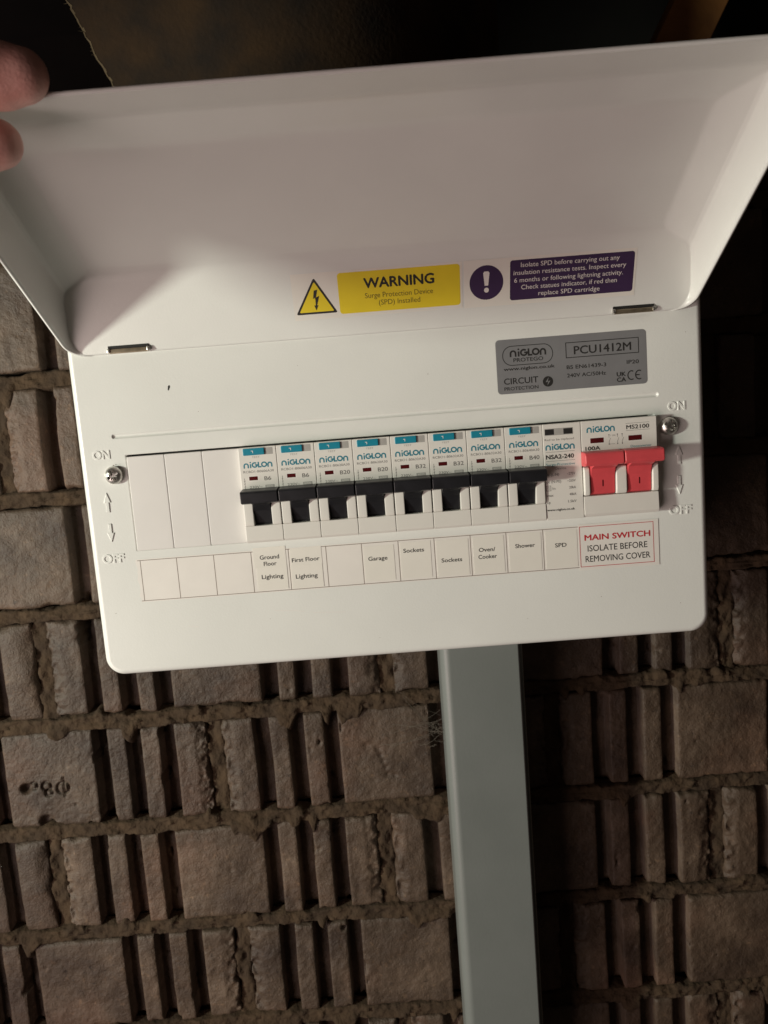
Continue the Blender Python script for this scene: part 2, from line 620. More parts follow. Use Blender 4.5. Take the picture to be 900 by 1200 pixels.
coarse = [brick_mesh(900 + k, 3.4) for k in range(4)]
PERP = []
seed = 100
for k in range(-2, 10):
    ztop = Z0 - k * COURSE
    zc = ztop - COURSE / 2
    xj = -130.5 if k % 2 else -20.5
    # courses drift a little from one another, as laid
    xj += {2: 7.5, 3: 0, 4: -2, 5: 3}.get(k, random.uniform(-4, 4))
    for n in range(-3, 4):
        x0 = xj + n * 225.5
        if x0 < -560 or x0 > 400:
            continue
        PERP.append((x0, zc))
        xc = x0 + 225.5 / 2
        near = -330 < xc < 330 and -430 < zc
        rings = None
        if k == 3 and n == -1:
            ox, oz = xc - BL / 2, zc - BH / 2
            rings = [(-260 - ox, -197.5 - oz, 3.4, 'pit'), (-254.5 - ox, -196 - oz, 2.3, 'ring'), (-246 - ox, -197 - oz, 2.9, 'ring'), (-245 - ox, -201.5 - oz, 2.2, 'ring'),
                     (-235.2 - ox, -199 - oz, 4.0, 'ring'), (-234.5 - ox, -198 - oz, 7.0, 'line'), (-249 - ox, -222 - oz, 4.6, 'pit')]
        if k == 3 and n == 0:
            ox, oz = xc - BL / 2, zc - BH / 2
            rings = [(-30 - ox, -186 - oz, 2.2, 'dent'), (-26 - ox, -185 - oz, 2.6, 'dent'), (-22.5 - ox, -188 - oz, 2.0, 'dent'), (-21 - ox, -193 - oz, 1.4, 'dent'), (-19.5 - ox, -197 - oz, 1.2, 'dent'), (-18 - ox, -202 - oz, 1.3, 'dent'), (-17 - ox, -207 - oz, 1.9, 'dent'), (-13 - ox, -208 - oz, 1.6, 'dent')]
        me = brick_mesh(seed, 0.7 if k == 3 and n == -1 else 1.15, rings) if near else coarse[seed % 4]
        seed += 1
        b = put('brick', me, wall, (xc, WALL_Y + random.uniform(-1.0, 1.2), zc))
        b.rotation_euler = (0, random.uniform(-.004, .004), 0)


def mortar_mesh():
    """bed joints and upright joints as rough ribbons, with a backing sheet"""
    allv, allq = [], []
    def push(X, Y, Z):
        r, c = X.shape
        base = sum(len(a) for a in allv)
        allv.append(np.stack([X, Y, Z], -1).reshape(-1, 3))
        idx = np.arange(r * c).reshape(r, c) + base
        allq.append(np.stack([idx[:-1, :-1], idx[:-1, 1:], idx[1:, 1:], idx[1:, :-1]], -1).reshape(-1, 4))
    for k in range(-1, 10):
        z = Z0 - k * COURSE
        fine = -430 < z
        xs = np.arange(-560, 560, 1.6 if fine else 6)
        vs = np.linspace(-1, 1, 17 if fine else 7)
        Xg, Vg = np.meshgrid(xs, vs)
        hh = 6.2 + 3.2 * fbm(Xg / 26, np.sign(Vg) * 3.3 + 0 * Xg, 400 + k, 3) + 1.6 * np.clip(fbm(Xg / 6, np.sign(Vg) * 2.1 + 0 * Xg, 430 + k, 3), -.5, 1)
        smear = np.clip(vnoise(Xg / 17, np.sign(Vg) * 5.7 + 0 * Xg, 460 + k) + .35 * vnoise(Xg / 5, np.sign(Vg) * 3.7 + 0 * Xg, 463 + k) - 0.27, 0, 1) * 75
        smear = np.minimum(smear, 17)
        hh = hh + np.where(Vg < 0, smear, smear * .35)
        Z = z + Vg * hh + 1.5 * vnoise(Xg / 60, 0 * Xg + k, 3)
        Y = WALL_Y + 0.6 + 2.2 * fbm(Xg / 14, Z / 9, 480 + k, 4) + 1.5 * fbm(Xg / 3.2, Z / 3.2, 490, 2) - 1.6 * np.clip(fbm(Xg / 4.5, Z / 4.5, 495 + k, 2) - .3, 0, 1) * 4
        Y = Y - np.clip(smear, 0, 1) * 1.9 + 9 * np.clip(np.abs(Vg) - 0.62, 0, 1) ** 2 * 6
        push(Xg, Y, Z)
    for j, (x, zc) in enumerate(PERP):
        zs = np.linspace(zc - BH / 2 - 4, zc + BH / 2 + 4, 46)
        vs = np.linspace(-1, 1, 11)
        Vg, Zg = np.meshgrid(vs, zs)
        hh = 7.0 + 2.0 * fbm(np.sign(Vg) * 3.1 + 0 * Zg, Zg / 8, 600 + j, 3)
        X = x + Vg * hh
        Y = WALL_Y + 4.2 + 3.4 * fbm(X / 6, Zg / 9, 650 + j, 4) + 5 * np.clip(np.abs(Vg) - 0.7, 0, 1)
        push(X, Y, Zg)
    Xg, Zg = np.meshgrid(np.array([-560., 560.]), np.array([-690., 221.]))
    push(Xg, np.full_like(Xg, WALL_Y + 22.0), Zg)
    Xg, Yg = np.meshgrid(np.array([-560., 560.]), np.array([WALL_Y + 4, WALL_Y + 110.]))
    push(Xg, Yg, np.full_like(Xg, 220.5))
    V = np.concatenate(allv) - np.array([0, WALL_Y, -682])
    Q = np.concatenate(allq)
    me = bpy.data.meshes.new('mortar')
    me.vertices.add(len(V))
    me.vertices.foreach_set('co', (V * MM).ravel())
    me.loops.add(Q.size)
    me.loops.foreach_set('vertex_index', Q.ravel())
    me.polygons.add(len(Q))
    me.polygons.foreach_set('loop_start', np.arange(0, Q.size, 4))
    me.update(calc_edges=True)
    me.materials.append(M_MORTAR)
    me.shade_smooth()
    return me


put('mortar', mortar_mesh(), wall, (0, WALL_Y, -682))

# ------------------------------------------------------------------ things above the wall
# fibreboard standing on the wall head, with a torn left edge
bd = thing('fibreboard', 'dim brown fibreboard with a torn pale edge behind the lid, upper left', 'board', (-60, 176, 221))
mb = MB()
rg = np.random.RandomState(3)
zz = np.linspace(0, 330, 120)
slope = 22.0 / 53.0
edge = -152 - slope * (zz - 16) * 1.0 + np.cumsum(rg.normal(0, .55, 120)) * 0.5 + rg.normal(0, .45, 120)
pts = [(edge[i] + 60, 0, zz[i]) for i in range(120)]
def warp(x):
    return 0.0030 * max(0.0, x + 40) ** 2


cols = 30
fr, bk, fs = [], [], []
for i in range(120):
    x0 = pts[i][0]
    for j in range(cols):
        x = x0 + (175 - x0) * j / (cols - 1)
        fr.append((x, -6 - 0.03 * zz[i] + warp(x), zz[i]))
        bk.append((x + (1.2 if j == 0 else 0), 6 - 0.03 * zz[i] + warp(x), zz[i]))
nn = len(fr)
for i in range(119):
    for j in range(cols - 1):
        q = [i * cols + j, i * cols + j + 1, (i + 1) * cols + j + 1, (i + 1) * cols + j]
        fs += [q, [v + nn for v in q[::-1]]]
    fs.append([i * cols, (i + 1) * cols, nn + (i + 1) * cols, nn + i * cols])
    k = cols - 1
    fs.append([i * cols + k, (i + 1) * cols + k, nn + (i + 1) * cols + k, nn + i * cols + k])
mb.add(fr + bk, fs, M_BOARD)
put('board', mb.mesh('board', True, 0.8), bd, (-60, 176, 221))
mb = MB()
for k in range(55):
    i = rg.randint(0, 119)
    x, z = edge[i] + 60, zz[i]
    a = rg.uniform(2.0, 3.9)
    ln = rg.uniform(1.0, 3.6)
    d = Vector((math.cos(a) * ln - .2, rg.uniform(-3, 1), math.sin(a) * ln * (1 if rg.rand() > .5 else -1)))
    y = -6 - 0.03 * z + rg.uniform(-.5, 5)
    p0 = Vector((x + .6, y, z))
    t = rg.uniform(.12, .34)
    o_ = [Vector((t, 0, t)), Vector((-t, t, 0)), Vector((0, -t, -t))]
    mb.add([(p0 + q)[:] for q in o_] + [(p0 + d + q * .3)[:] for q in o_], [[0, 1, 4, 3], [1, 2, 5, 4], [2, 0, 3, 5]], M_FIBRE)
for i in range(119):
    x, z = edge[i] + 60, zz[i]
    x2, z2 = edge[i + 1] + 60, zz[i + 1]
    wdt = 0.5 + 1.1 * abs(math.sin(i * 1.7)) * rg.rand()
    y = -6.25 - 0.03 * z
    mb.add([(x - .25, y, z), (x + wdt, y, z), (x2 + wdt, y, z2), (x2 - .25, y, z2), (x - .4, y + 6, z), (x2 - .4, y + 6, z2)], [[0, 1, 2, 3], [0, 3, 5, 4]], M_FIBRE)
put('torn_edge', mb.mesh('torn_edge', False), bd, (-60, 176, 221))

jt = thing('timber_strut', 'dim orange brown timber strut behind the lid, upper right', 'timber', (196, 205, 221))
mb = MB()
mb.prism([(-22, -700), (22, -700), (22, 205), (-22, 205)], -28, 28, M_TIMBER, 1.5)
mb.v = [(a + 0.55 * c, b, c) for a, b, c in mb.v]
put('strut', mb.mesh('strut'), jt, (304, 480, 340))

bw = MB()
bw.rbox(-700, 700, 705, 730, -700, 570, 1, M_CEIL)
put('back_wall', bw.mesh('back_wall'), None, (0, 0, 0), kind='structure')
ce = MB()
ce.rbox(-600, 600, 60, 700, 545, 570, 1, M_CEIL)
put('ceiling', ce.mesh('ceiling'), None, (0, 0, 0), kind='structure')

# ------------------------------------------------------------------ trunking
TZ = -82.4
tr = thing('cable_trunking', 'grey green steel cable trunking running down the brick wall from the box', 'trunking', (45, WALL_Y - 2, -700))


def vprism(pts, z0, z1, m, r=0):
    b = bmesh.new()
    lo = [b.verts.new((x, y, z0)) for x, y in pts]
    hi = [b.verts.new((x, y, z1)) for x, y in pts]
    b.faces.new(lo[::-1])
    b.faces.new(hi)
    n = len(pts)
    for i in range(n):
        j = (i + 1) % n
        b.faces.new((lo[i], lo[j], hi[j], hi[i]))
    bmesh.ops.recalc_face_normals(b, faces=list(b.faces))
    mbx = MB()
    mbx.bm(b, m)
    return mbx


body = vprism([(21.6, WALL_Y - 2), (21.6, 86), (69.2, 86), (69.2, WALL_Y - 2)], -700, TZ, M_TRUNK)
put('channel', shifted(body, (45, WALL_Y - 2, -700)).mesh('channel'), tr, (45, WALL_Y - 2, -700))
prof = [(20.9, 97), (20.9, 86.5)]
prof += [(20.9 + 6.0 * (1 - math.cos(a)), 86.5 - 5.6 * math.sin(a)) for a in np.linspace(.15, math.pi / 2, 7)]
prof += [(66.6 + 1.5 * math.sin(a), 82.3 - 1.4 * math.cos(a)) for a in np.linspace(0, math.pi / 2, 5)]
prof += [(68.2, 85.6), (70.0, 85.3), (70.5, 85.9), (70.5, 97)]
cover = vprism(prof, -700.5, TZ + .2, M_TRUNK)
put('trunking_cover', shifted(cover, (45, WALL_Y - 2, -700)).mesh('cover', angle=0.35), tr, (45, WALL_Y - 2, -700))

# ------------------------------------------------------------------ consumer unit
XL, XR, ZB, ZT, ZH = -146.4, 148.2, -83.2, 93.0, 70.12
ROOT = (0, WALL_Y - 2.5, ZB)
unit = thing('consumer_unit', 'white metal fuse box with its lid held open, breakers in a row', 'fuse box', ROOT)

H = 7 * 17.7
mb = MB()
out = rrect(XL, XR, ZB, ZT, 9.0, 10)
n = len(out)


def inset(pts, d, x0=XL, x1=XR, z0=ZB, z1=ZT, r=9.0, nn=10):
    return rrect(x0 + d, x1 - d, z0 + d, z1 - d, max(r - d, .2), nn)


R_ = 3.2
rings = []
for i in range(8):
    a = math.pi / 2 * i / 7
    rings.append((R_ * (1 - math.sin(a)), R_ * (1 - math.cos(a))))
rings = rings + [(0, 40), (0, WALL_Y - 2.6)]
vs, fs = [], []
for d, y in rings:
    vs += [(p[0], y, p[1]) for p in inset(None, d)]
for k in range(len(rings) - 1):
    for i in range(n):
        j = (i + 1) % n
        fs.append([k * n + i, (k + 1) * n + i, (k + 1) * n + j, k * n + j][::-1])
mb.add(vs, [f[::-1] for f in fs], M_WHITE)
# front sheet with the breaker opening and the pressed groove
ap = rrect(-H - .9, H + .9, -23.0, 23.9, 0.8, 4)
gr = rrect(-130.2, 127.0, 30.9, 33.9, 1.45, 6)
front = [[Vector((p[0], p[1], 0)) for p in inset(None, R_)], [Vector((p[0], p[1], 0)) for p in ap], [Vector((p[0], p[1], 0)) for p in gr]]
flatv = [v for l in front for v in l]
tri = tessellate_polygon(front)
mb.add([(v.x, 0, v.y) for v in flatv], [list(t) for t in tri], M_WHITE)
# opening rim turned inwards
def hole(pts_fn, prof, m, cap=False):
    ks = []
    vs, fs = [], []
    for d, y in prof:
        P_ = pts_fn(d)
        ks.append(len(P_))
        vs += [(p[0], y, p[1]) for p in P_]
    nn = ks[0]
    for k in range(len(prof) - 1):
        for i in range(nn):
            j = (i + 1) % nn
            fs.append([k * nn + i, k * nn + j, (k + 1) * nn + j, (k + 1) * nn + i])
    if cap:
        fs.append([(len(prof) - 1) * nn + i for i in range(nn)])
    mb.add(vs, fs, m)
hole(lambda d: rrect(-H - .9 + d, H + .9 - d, -23.0 + d, 23.9 - d, 0.8, 4), [(0, 0), (.25, .08), (.5, .35), (.6, .8), (.6, 9)], M_WHITE)
hole(lambda d: rrect(-130.2 + d, 127 - d, 30.9 + d, 33.9 - d, max(1.45 - d, .05), 6), [(0, 0), (.3, .05), (.7, .45), (1.0, .8), (1.38, .95)], M_WHITE, True)
mb.rbox(-H - 4, H + 4, 8.4, 60, -28, 28, 0, M_DARK)
me = mb.mesh('enclosure')
b = bmesh.new()
b.from_mesh(me)
bmesh.ops.remove_doubles(b, verts=b.verts, dist=1e-7)
bmesh.ops.recalc_face_normals(b, faces=b.faces)
b.to_mesh(me)
b.free()
me.shade_smooth()
me.set_sharp_from_angle(angle=0.5)
me['wn'] = 1
me.transform(Matrix.Translation(-Vector(ROOT) * MM))
put('enclosure', me, unit, ROOT)


def part(name, mb, parent, origin, label=None, angle=0.6):
    me = mb if isinstance(mb, bpy.types.Mesh) else shifted(mb, origin).mesh(name, True, angle)
    return put(name, me, parent, origin, label)


# --- blanks
bmb = MB()
bmb.rbox(-8.82, 8.82, -0.9, 8, -22.4, 22.5, 0.5, M_BLANK)
bmesh_blank = bmb.mesh('blank_plate')
for i in range(3):
    put('blank_plate', bmesh_blank, unit, (-H + 8.85 + 17.7 * i, 0, 0))

# --- circuit breakers
FY = -4.3      # face of the modules, ahead of the panel
tmb = MB()
tmb.prism([(-4.0, 3.4), (-11.2, 2.7), (-12.0, 1.9), (-11.4, -2.9), (-7.2, -4.0), (-4.8, -7.0), (-2.2, -14.3), (1.0, -14.3), (1.0, 3.4)], -4.1, 4.1, M_BLACK, 0.25)
tmb.prism([(-3.9, 3.5), (-11.4, 2.8), (-12.1, 2.0), (-11.5, -2.7), (-9.5, -3.3), (-3.9, -3.1)], -8.6, 8.6, M_BLACK, 0.45)
TOGGLE = tmb.mesh('toggle')
tbm = MB()
tbm.rbox(-6.5, 3.4, -5.0, -2, 18.9, 22.15, 0.35, M_TEAL)
stroke(tbm, [(-1.9, 19.9), (-1.9, 20.9), (-2.7, 20.9)], .28, M_WPRINT, flat(-5.04))
TEST = tbm.mesh('test_button')
wmb = MB()
wmb.rbox(-5.0, -0.5, -4.36, -3.4, 7.0, 9.25, 0.3, M_WIN)
WINDOW = wmb.mesh('indicator_window')
chk = [(-3.0, -2.6), (-5.2, -2.8), (-5.6, -3.6), (-5.5, -12.9), (-4.9, -14.2), (0, -14.2), (0, -2.6)]


def breaker(ix, rating, code, where, first=False):
    x = -H + 17.7 * (3.5 + ix)
    mb = MB()
    # body: text face, recess under the toggle, nose
    mb.prism([(FY, 22.6), (FY, 3.2), (-1.2, 3.0), (-0.8, -14.0), (FY - .5, -14.2), (FY - .7, -21.2), (FY + .4, -22.3), (30, -22.3), (30, 22.6)], -8.75, 8.75, M_PLAS, 0.3)
    mb.prism(chk, -8.6, -4.25, M_PLAS, 0.45)
    mb.prism(chk, 4.25, 8.6, M_PLAS, 0.45)
    F = flat(FY - 0.035)
    F2 = flat(FY - 0.06)
    rect(mb, 3.55, 7.3, 18.9, 22.1, M_INKL, F, .2)
    text(mb, 'TEST', M_INKL, F, -2.6, 1.0, 17.55, 18.4)
    logo(mb, -6.9, 6.6, 13.0, 16.0, M_TEALP, F, .62)
    text(mb, code, M_INKG, F, -7.2, 7.0, 10.75, 11.9)
    rect(mb, -5.25, 0.35, 6.75, 9.5, M_WPRINT, F, .3)
    text(mb, rating, M_INKG, F, 2.3, 5.4 if len(rating) == 2 else 6.9, 6.9, 8.8, .012)
    text(mb, '230V~', M_INKG, F, -4.9, 1.0, 3.45, 4.7)
    rect(mb, 2.4, 6.7, 3.35, 4.75, M_INKL, F, .15)
    text(mb, '6000', M_PLAS, F2, 3.0, 6.1, 3.65, 4.5)
    stroke(mb, [(-7.0, 3.5), (-7.0, 8.4)], .16, M_INKG, F)
    for q in range(3):
        stroke(mb, [(-7.35, 4.3 + 1.3 * q), (-6.65, 4.6 + 1.3 * q)], .16, M_INKG, F)
    o = put('circuit_breaker', mb.mesh('circuit_breaker'), unit, (x, 0, 0), f'white {rating} circuit breaker {where}')
    put('toggle', TOGGLE, o, (x, 0, 0))
    put('test_button', TEST, o, (x, 0, 0))
    put('indicator_window', WINDOW, o, (x, 0, 0))
    return o


WHERE = ['above the Ground Floor Lighting label', 'above the First Floor Lighting label', 'above the empty label', 'above the Garage label',
         'above the higher Sockets label', 'above the lower Sockets label', 'above the Oven/Cooker label', 'above the Shower label']
RAT = ['B6', 'B6', 'B20', 'B20', 'B32', 'B32', 'B32', 'B40']
CODE = {'B6': 'RCBO1-B0606A30', 'B20': 'RCBO1-B0620A30', 'B32': 'RCBO1-B0632A30', 'B40': 'RCBO1-B0640A30'}
for i in range(8):
    breaker(i, RAT[i], CODE[RAT[i]], WHERE[i])

# --- surge protector
sx = -H + 17.7 * 11.5
mb = MB()
mb.rbox(sx - 8.8, sx + 8.8, FY - .2, 30, -22.3, 22.6, .35, M_PLAS)
F = flat(FY - 0.24)
F2 = flat(FY - 0.27)
rect(mb, 71.7, 84.9, 17.3, 20.5, M_INKL, F, .2)
for a, m_ in ((71.9, M_INK), (80.5, M_INK)):
    rect(mb, a, a + 4.2, 17.6, 20.2, m_, F2)
text(mb, 'Red to be replaced', M_INKG, F, 71.6, 85.2, 14.9, 15.9)
logo(mb, 71.8, 85.4, 10.5, 13.6, M_TEALP, F, .62)
stroke(mb, [(71.9, 9.6), (85.3, 9.6)], .16, M_INKG, F)
text(mb, 'NSA2-240', M_INK, F, 71.9, 84.8, 6.4, 8.4, .03)
stroke(mb, [(71.9, 5.4), (85.3, 5.4)], .16, M_INKG, F)
text(mb, 'Surge-Protective', M_TEALP, F, 71.7, 85.2, 3.2, 4.4)
text(mb, 'Device', M_INKG, F, 75.8, 81.0, 1.3, 2.4)
for z, a, b_ in ((-1.5, 'Uc (L-N)', '~275V'), (-4.8, 'Uc (N-PE)', '~255V'), (-8.0, '', '20kA'), (-11.2, 'Imax', '40kA'), (-14.5, 'Up', '1.5kV')):
    if a:
        text(mb, a, M_INKG, F, 71.3, 71.3 + .78 * len(a), z, z + 1.25, .01)
    else:
        stroke(mb, [(71.3, z - .4), (73.4, z - .4), (73.4, z + 1.9), (71.3, z + 1.9)], .22, M_INKG, F, True)
        text(mb, 'T2', M_INKG, F, 71.7, 73.0, z + .1, z + 1.3)
        text(mb, 'In', M_INKG, F, 74.2, 75.5, z, z + 1.25)
    text(mb, b_, M_INKG, F, 85.1 - .78 * len(b_), 85.1, z, z + 1.25, .01)
text(mb, 'www.niglon.co.uk', M_INK, F, 71.2, 84.2, -18.0, -16.9, .02)
part('surge_protector', mb, unit, (sx, 0, 0), 'white surge protection module between the last breaker and the red switch')

# --- main switch
mx0 = -H + 17.7 * 12
cx = mx0 + 17.7
mb = MB()
mb.prism([(FY - .2, 22.7), (FY - .2, 8.6), (-1.0, 8.4), (-0.8, -12.0), (FY - .2, -12.3), (FY - .7, -20.6), (FY + .6, -22.2), (30, -22.2), (30, 22.7)], cx - 17.55, cx + 17.55, M_PLAS, 0.35)
ck2 = [(-2.0, 1.6), (-5.0, 1.5), (-5.9, 0.6), (-6.2, -3), (-6.0, -10.2), (-5.4, -11.9), (0, -12.1), (0, 1.6)]
for a, b_ in ((-17.45, -14.6), (-2.6, 2.6), (14.3, 17.45)):
    mb.prism(ck2, cx + a, cx + b_, M_PLAS, 0.8, 3)
F = flat(FY - 0.24)
F2 = flat(FY - 0.27)
logo(mb, 91.2, 104.3, 17.2, 20.3, M_TEALP, F, .6)
text(mb, 'MS2100', M_INK, F, 109.7, 120.2, 17.6, 19.5, .02)
for z in (16.9, 20.2):
    stroke(mb, [(109.4, z), (120.4, z)], .14, M_INKG, F)
text(mb, '100A', M_INK, F, 90.4, 97.2, 9.1, 10.9, .025)
text(mb, 'Disconnector', M_TEALP, F, 111.4, 121.0, 9.0, 10.2)
for a in (92.6, 110.3):
    rect(mb, a - .15, a + 7.4, 11.85, 15.0, M_WPRINT, F, .3)
for a in (101.5, 105.4, 107.6):
    stroke(mb, [(a, 11.3), (a, 12.5), (a + .7, 14.1)], .16, M_INKG, F)
    stroke(mb, [(a, 14.3), (a, 15.6)], .16, M_INKG, F)
    disc(mb, a, 15.6, .3, M_INKG, F, 8)
    disc(mb, a, 11.3, .3, M_INKG, F, 8)
stroke(mb, [(101.5, 11.3), (104.2, 11.3)], .14, M_INKG, F)
text(mb, 'I  ON', M_INKG, F, 102.2, 104.4, 14.9, 15.6)
ms = part('main_switch', mb, unit, (cx, 0, 0), 'white main switch with two wide red levers')
lev = [(-3.0, -12.0), (-4.7, -11.4), (-5.4, -3.6), (-7.4, 0.6), (-11.2, 2.0), (-11.8, 2.6), (-12.3, 3.6), (-12.0, 7.4), (-11.2, 8.3), (-4.2, 8.7), (0, 8.7), (0, -12.0)]
grip = [(-8.4, 1.9), (-11.7, 2.4), (-12.5, 3.4), (-12.2, 7.6), (-11.3, 8.45), (-4.4, 8.75), (-4.4, 1.9)]
for s, (a, b_) in enumerate(((-14.3, -2.9), (2.9, 14.0))):
    mb = MB()
    mb.prism(lev, cx + a, cx + b_, M_RED, 0.3)
    if s == 0:
        mb.prism(grip, cx - 18.1, cx - 0.15, M_RED, 0.7, 3)
    else:
        mb.prism(grip, cx + 0.15, cx + 18.3, M_RED, 0.7, 3)
    stroke(mb, [((a + b_) / 2 + cx, -8.0), ((a + b_) / 2 + cx, -5.0)], .5, M_WIN, lambda p: (p[0], -5.4 + (p[1] + 3.6) * -.09 - .1, p[1]))
    part('lever', mb, ms, (cx, 0, 0))
for a in (92.6, 110.3):
    mb = MB()
    mb.rbox(a, a + 6.6, FY - .3, FY + .6, 12.1, 14.75, .3, M_WIN)
    part('indicator_window', mb, ms, (cx, 0, 0))

# --- strip of circuit labels
mb = MB()
ZS0, ZS1 = -46.9, -27.2
rg = np.random.RandomState(11)
left = [(-125.2 + rg.uniform(-.5, .5), z) for z in np.linspace(ZS1 + .6, ZS0 - .6, 14)]
pts = [(x, z) for x, z in left] + [(87.2, ZS0 - .5), (87.2, ZS1 + .5)]
F0 = flat(-0.05)
poly(mb, pts, M_PAPER, F0)
F = flat(-0.08)
XS = [-123.4, -106.0, -88.2, -70.3, -52.4, -34.4, -17.3, 0.2, 17.4, 34.7, 51.8, 69.4]
for x in XS:
    stroke(mb, [(x, ZS0), (x, ZS1)], .28, M_LINE, F)
for z in (ZS0, ZS1):
    stroke(mb, [(-124.8, z), (86.6, z)], .28, M_LINE, F)
strip = part('circuit_label_strip', mb, unit, (-18, 0, -37), 'long white paper strip of ruled label boxes')


def sticker(u0, u1, v0, v1, lines, rot=0.0, m=M_PAPER2, y=-0.16, mb=None):
    mb = MB()
    cu, cv = (u0 + u1) / 2, (v0 + v1) / 2
    c, s = math.cos(rot), math.sin(rot)
    def fn(yy):
        return lambda p: (cu + (p[0] - cu) * c - (p[1] - cv) * s, yy, cv + (p[0] - cu) * s + (p[1] - cv) * c)
    t = 0.14
    vs = [(u0, v0), (u1, v0), (u1, v1), (u0, v1)]
    f_, g_ = fn(y), fn(y + t)
    mb.add([f_(p) for p in vs] + [g_(p) for p in vs], [[0, 1, 2, 3], [0, 4, 5, 1], [1, 5, 6, 2], [2, 6, 7, 3], [3, 7, 4, 0]], m)
    for tx, a, b_, z0, z1 in lines:
        text(mb, tx, M_INK, fn(y - .03), a, b_, z0, z1, .014)
    part('paper_label', mb, strip, (cu, 0, cv), f'small paper label reading {" ".join(l[0] for l in lines)}' if lines else None, )
    return mb


sticker(-69.3, -53.7, -35.4, -25.4, [('Ground', -66.2, -57.0, -31.2, -29.1), ('Floor', -64.6, -58.5, -34.4, -32.3)], .006)
sticker(-68.3, -53.7, -46.2, -35.0, [('Lighting', -66.1, -55.8, -40.7, -38.6)], -.004, y=-.2)
sticker(-51.6, -36.6, -35.8, -27.0, [('First Floor', -51.0, -37.8, -33.6, -31.6)], .01)
sticker(-51.8, -36.7, -46.5, -35.4, [('Lighting', -49.8, -39.4, -41.7, -39.6)], .004, y=-.2)
sticker(-16.5, -2.0, -45.8, -28.8, [('Garage', -14.5, -5.4, -35.8, -33.8)])
sticker(1.0, 15.6, -45.8, -28.2, [('Sockets', 2.5, 12.3, -33.2, -31.2)])
sticker(18.2, 33.6, -46.0, -28.6, [('Sockets', 20.4, 30.2, -39.3, -37.3)])
sticker(35.8, 50.6, -46.0, -28.4, [('Oven/', 38.5, 46.3, -35.6, -33.6), ('Cooker', 38.1, 46.9, -39.0, -37.0)])
sticker(52.9, 68.4, -46.2, -28.2, [('Shower', 56.0, 65.3, -35.1, -33.1)])
sticker(70.4, 85.6, -46.2, -28.2, [('SPD', 75.0, 80.4, -36.2, -34.2)])

mb = MB()
rect(mb, 86.2, 124.5, -48.3, -26.1, M_PAPER, flat(-.24))
rect(mb, 86.2, 124.5, -48.3, -26.1, M_PAPER, lambda p: (p[0] + .12, -.02, p[1] - .12))
F = flat(-.27)
stroke(mb, [(86.9, -46.7), (122.0, -46.7), (122.0, -27.3), (86.9, -27.3)], .28, M_REDP, F, True)
text(mb, 'MAIN SWITCH', M_REDP, F, 89.2, 120.4, -34.0, -31.2, .028)
text(mb, 'ISOLATE BEFORE', M_INK, F, 90.4, 118.9, -39.4, -36.3, .006)
text(mb, 'REMOVING COVER', M_INK, F, 89.2, 120.2, -44.5, -41.4, .006)
part('main_switch_label', mb, unit, (104, 0, -37), 'white label with red border reading MAIN SWITCH')

# --- rating plate
mb = MB()
rect(mb, 52.0, 121.8, 37.9, 62.8, M_SILVER, flat(-.06), 1.8, 6)
F = flat(-.10)
stroke(mb, rrect(55.1, 78.3, 50.9, 59.6, 4.2, 8), .32, M_INK, F, True)
logo(mb, 58.4, 75.3, 54.7, 58.5, M_INK, F, .78)
text(mb, 'PROTEGO', M_INK, F, 60.0, 73.8, 52.3, 54.1, .012)
text(mb, 'www.niglon.co.uk', M_INK, F, 55.3, 78.9, 48.6, 50.1, .02)
text(mb, 'CIRCUIT', M_INK, F, 55.1, 71.0, 42.3, 45.2, .012)
text(mb, 'PROTECTION', M_INK, F, 55.1, 70.9, 39.5, 41.1, .01)
disc(mb, 75.5, 42.3, 2.4, M_INK, F, 28)
poly(mb, [(75.9, 44.2), (74.4, 42.0), (75.3, 42.1)], M_SILVER, flat(-.13))
poly(mb, [(75.1, 40.4), (76.6, 42.6), (75.7, 42.5)], M_SILVER, flat(-.13))
stroke(mb, [(84.5, 52.4), (118.1, 52.4), (118.1, 59.2), (84.5, 59.2)], .34, M_INK, F, True)
text(mb, 'PCU1412M', M_INK, F, 88.2, 114.6, 53.8, 57.6, .014)
text(mb, 'BS EN61439-3', M_INK, F, 84.5, 102.8, 47.2, 49.0, .01)
text(mb, '240V AC/50Hz', M_INK, F, 84.5, 102.5, 43.4, 45.2, .01)
text(mb, 'IP20', M_INK, F, 112.4, 118.0, 47.5, 49.3, .01)
text(mb, 'UK', M_INK, F, 107.6, 111.7, 42.1, 44.1, .03)
text(mb, 'CA', M_INK, F, 107.6, 111.7, 39.6, 41.6, .03)
stroke(mb, arc(114.4, 42.2, 1.7, 2.0, 60, 300, 12), .5, M_INK, F)
stroke(mb, arc(118.0, 42.2, 1.7, 2.0, 60, 300, 12), .5, M_INK, F)
stroke(mb, [(116.4, 42.2), (118.2, 42.2)], .5, M_INK, F)
part('rating_plate', mb, unit, (87, 0, 50), 'grey printed rating plate with a boxed model number')

# --- pressed markings
def embossed(body, u0, u1, vb, vt):
    cu = bpy.data.curves.new('t', 'FONT')
    cu.body = body
    cu.size = 1
    cu.extrude = 0.12
    cu.bevel_depth = 0.035
    cu.bevel_resolution = 1
    cu.offset = 0.0
    cu.resolution_u = 3
    mb = MB()
    o = bpy.data.objects.new('t', cu)
    me = bpy.data.meshes.new_from_object(o)
    xs = [v.co.x for v in me.vertices]
    a, b_ = min(xs), max(xs)
    k, q = (u1 - u0) / (b_ - a), (vt - vb) / .729
    mb.add([(u0 + (v.co.x - a) * k, -v.co.z * 1.9, vb + v.co.y * q) for v in me.vertices], [list(p.vertices) for p in me.polygons], M_WHITE)
    bpy.data.objects.remove(o)
    part('raised_word', mb, unit, ((u0 + u1) / 2, 0, vb), angle=0.4)


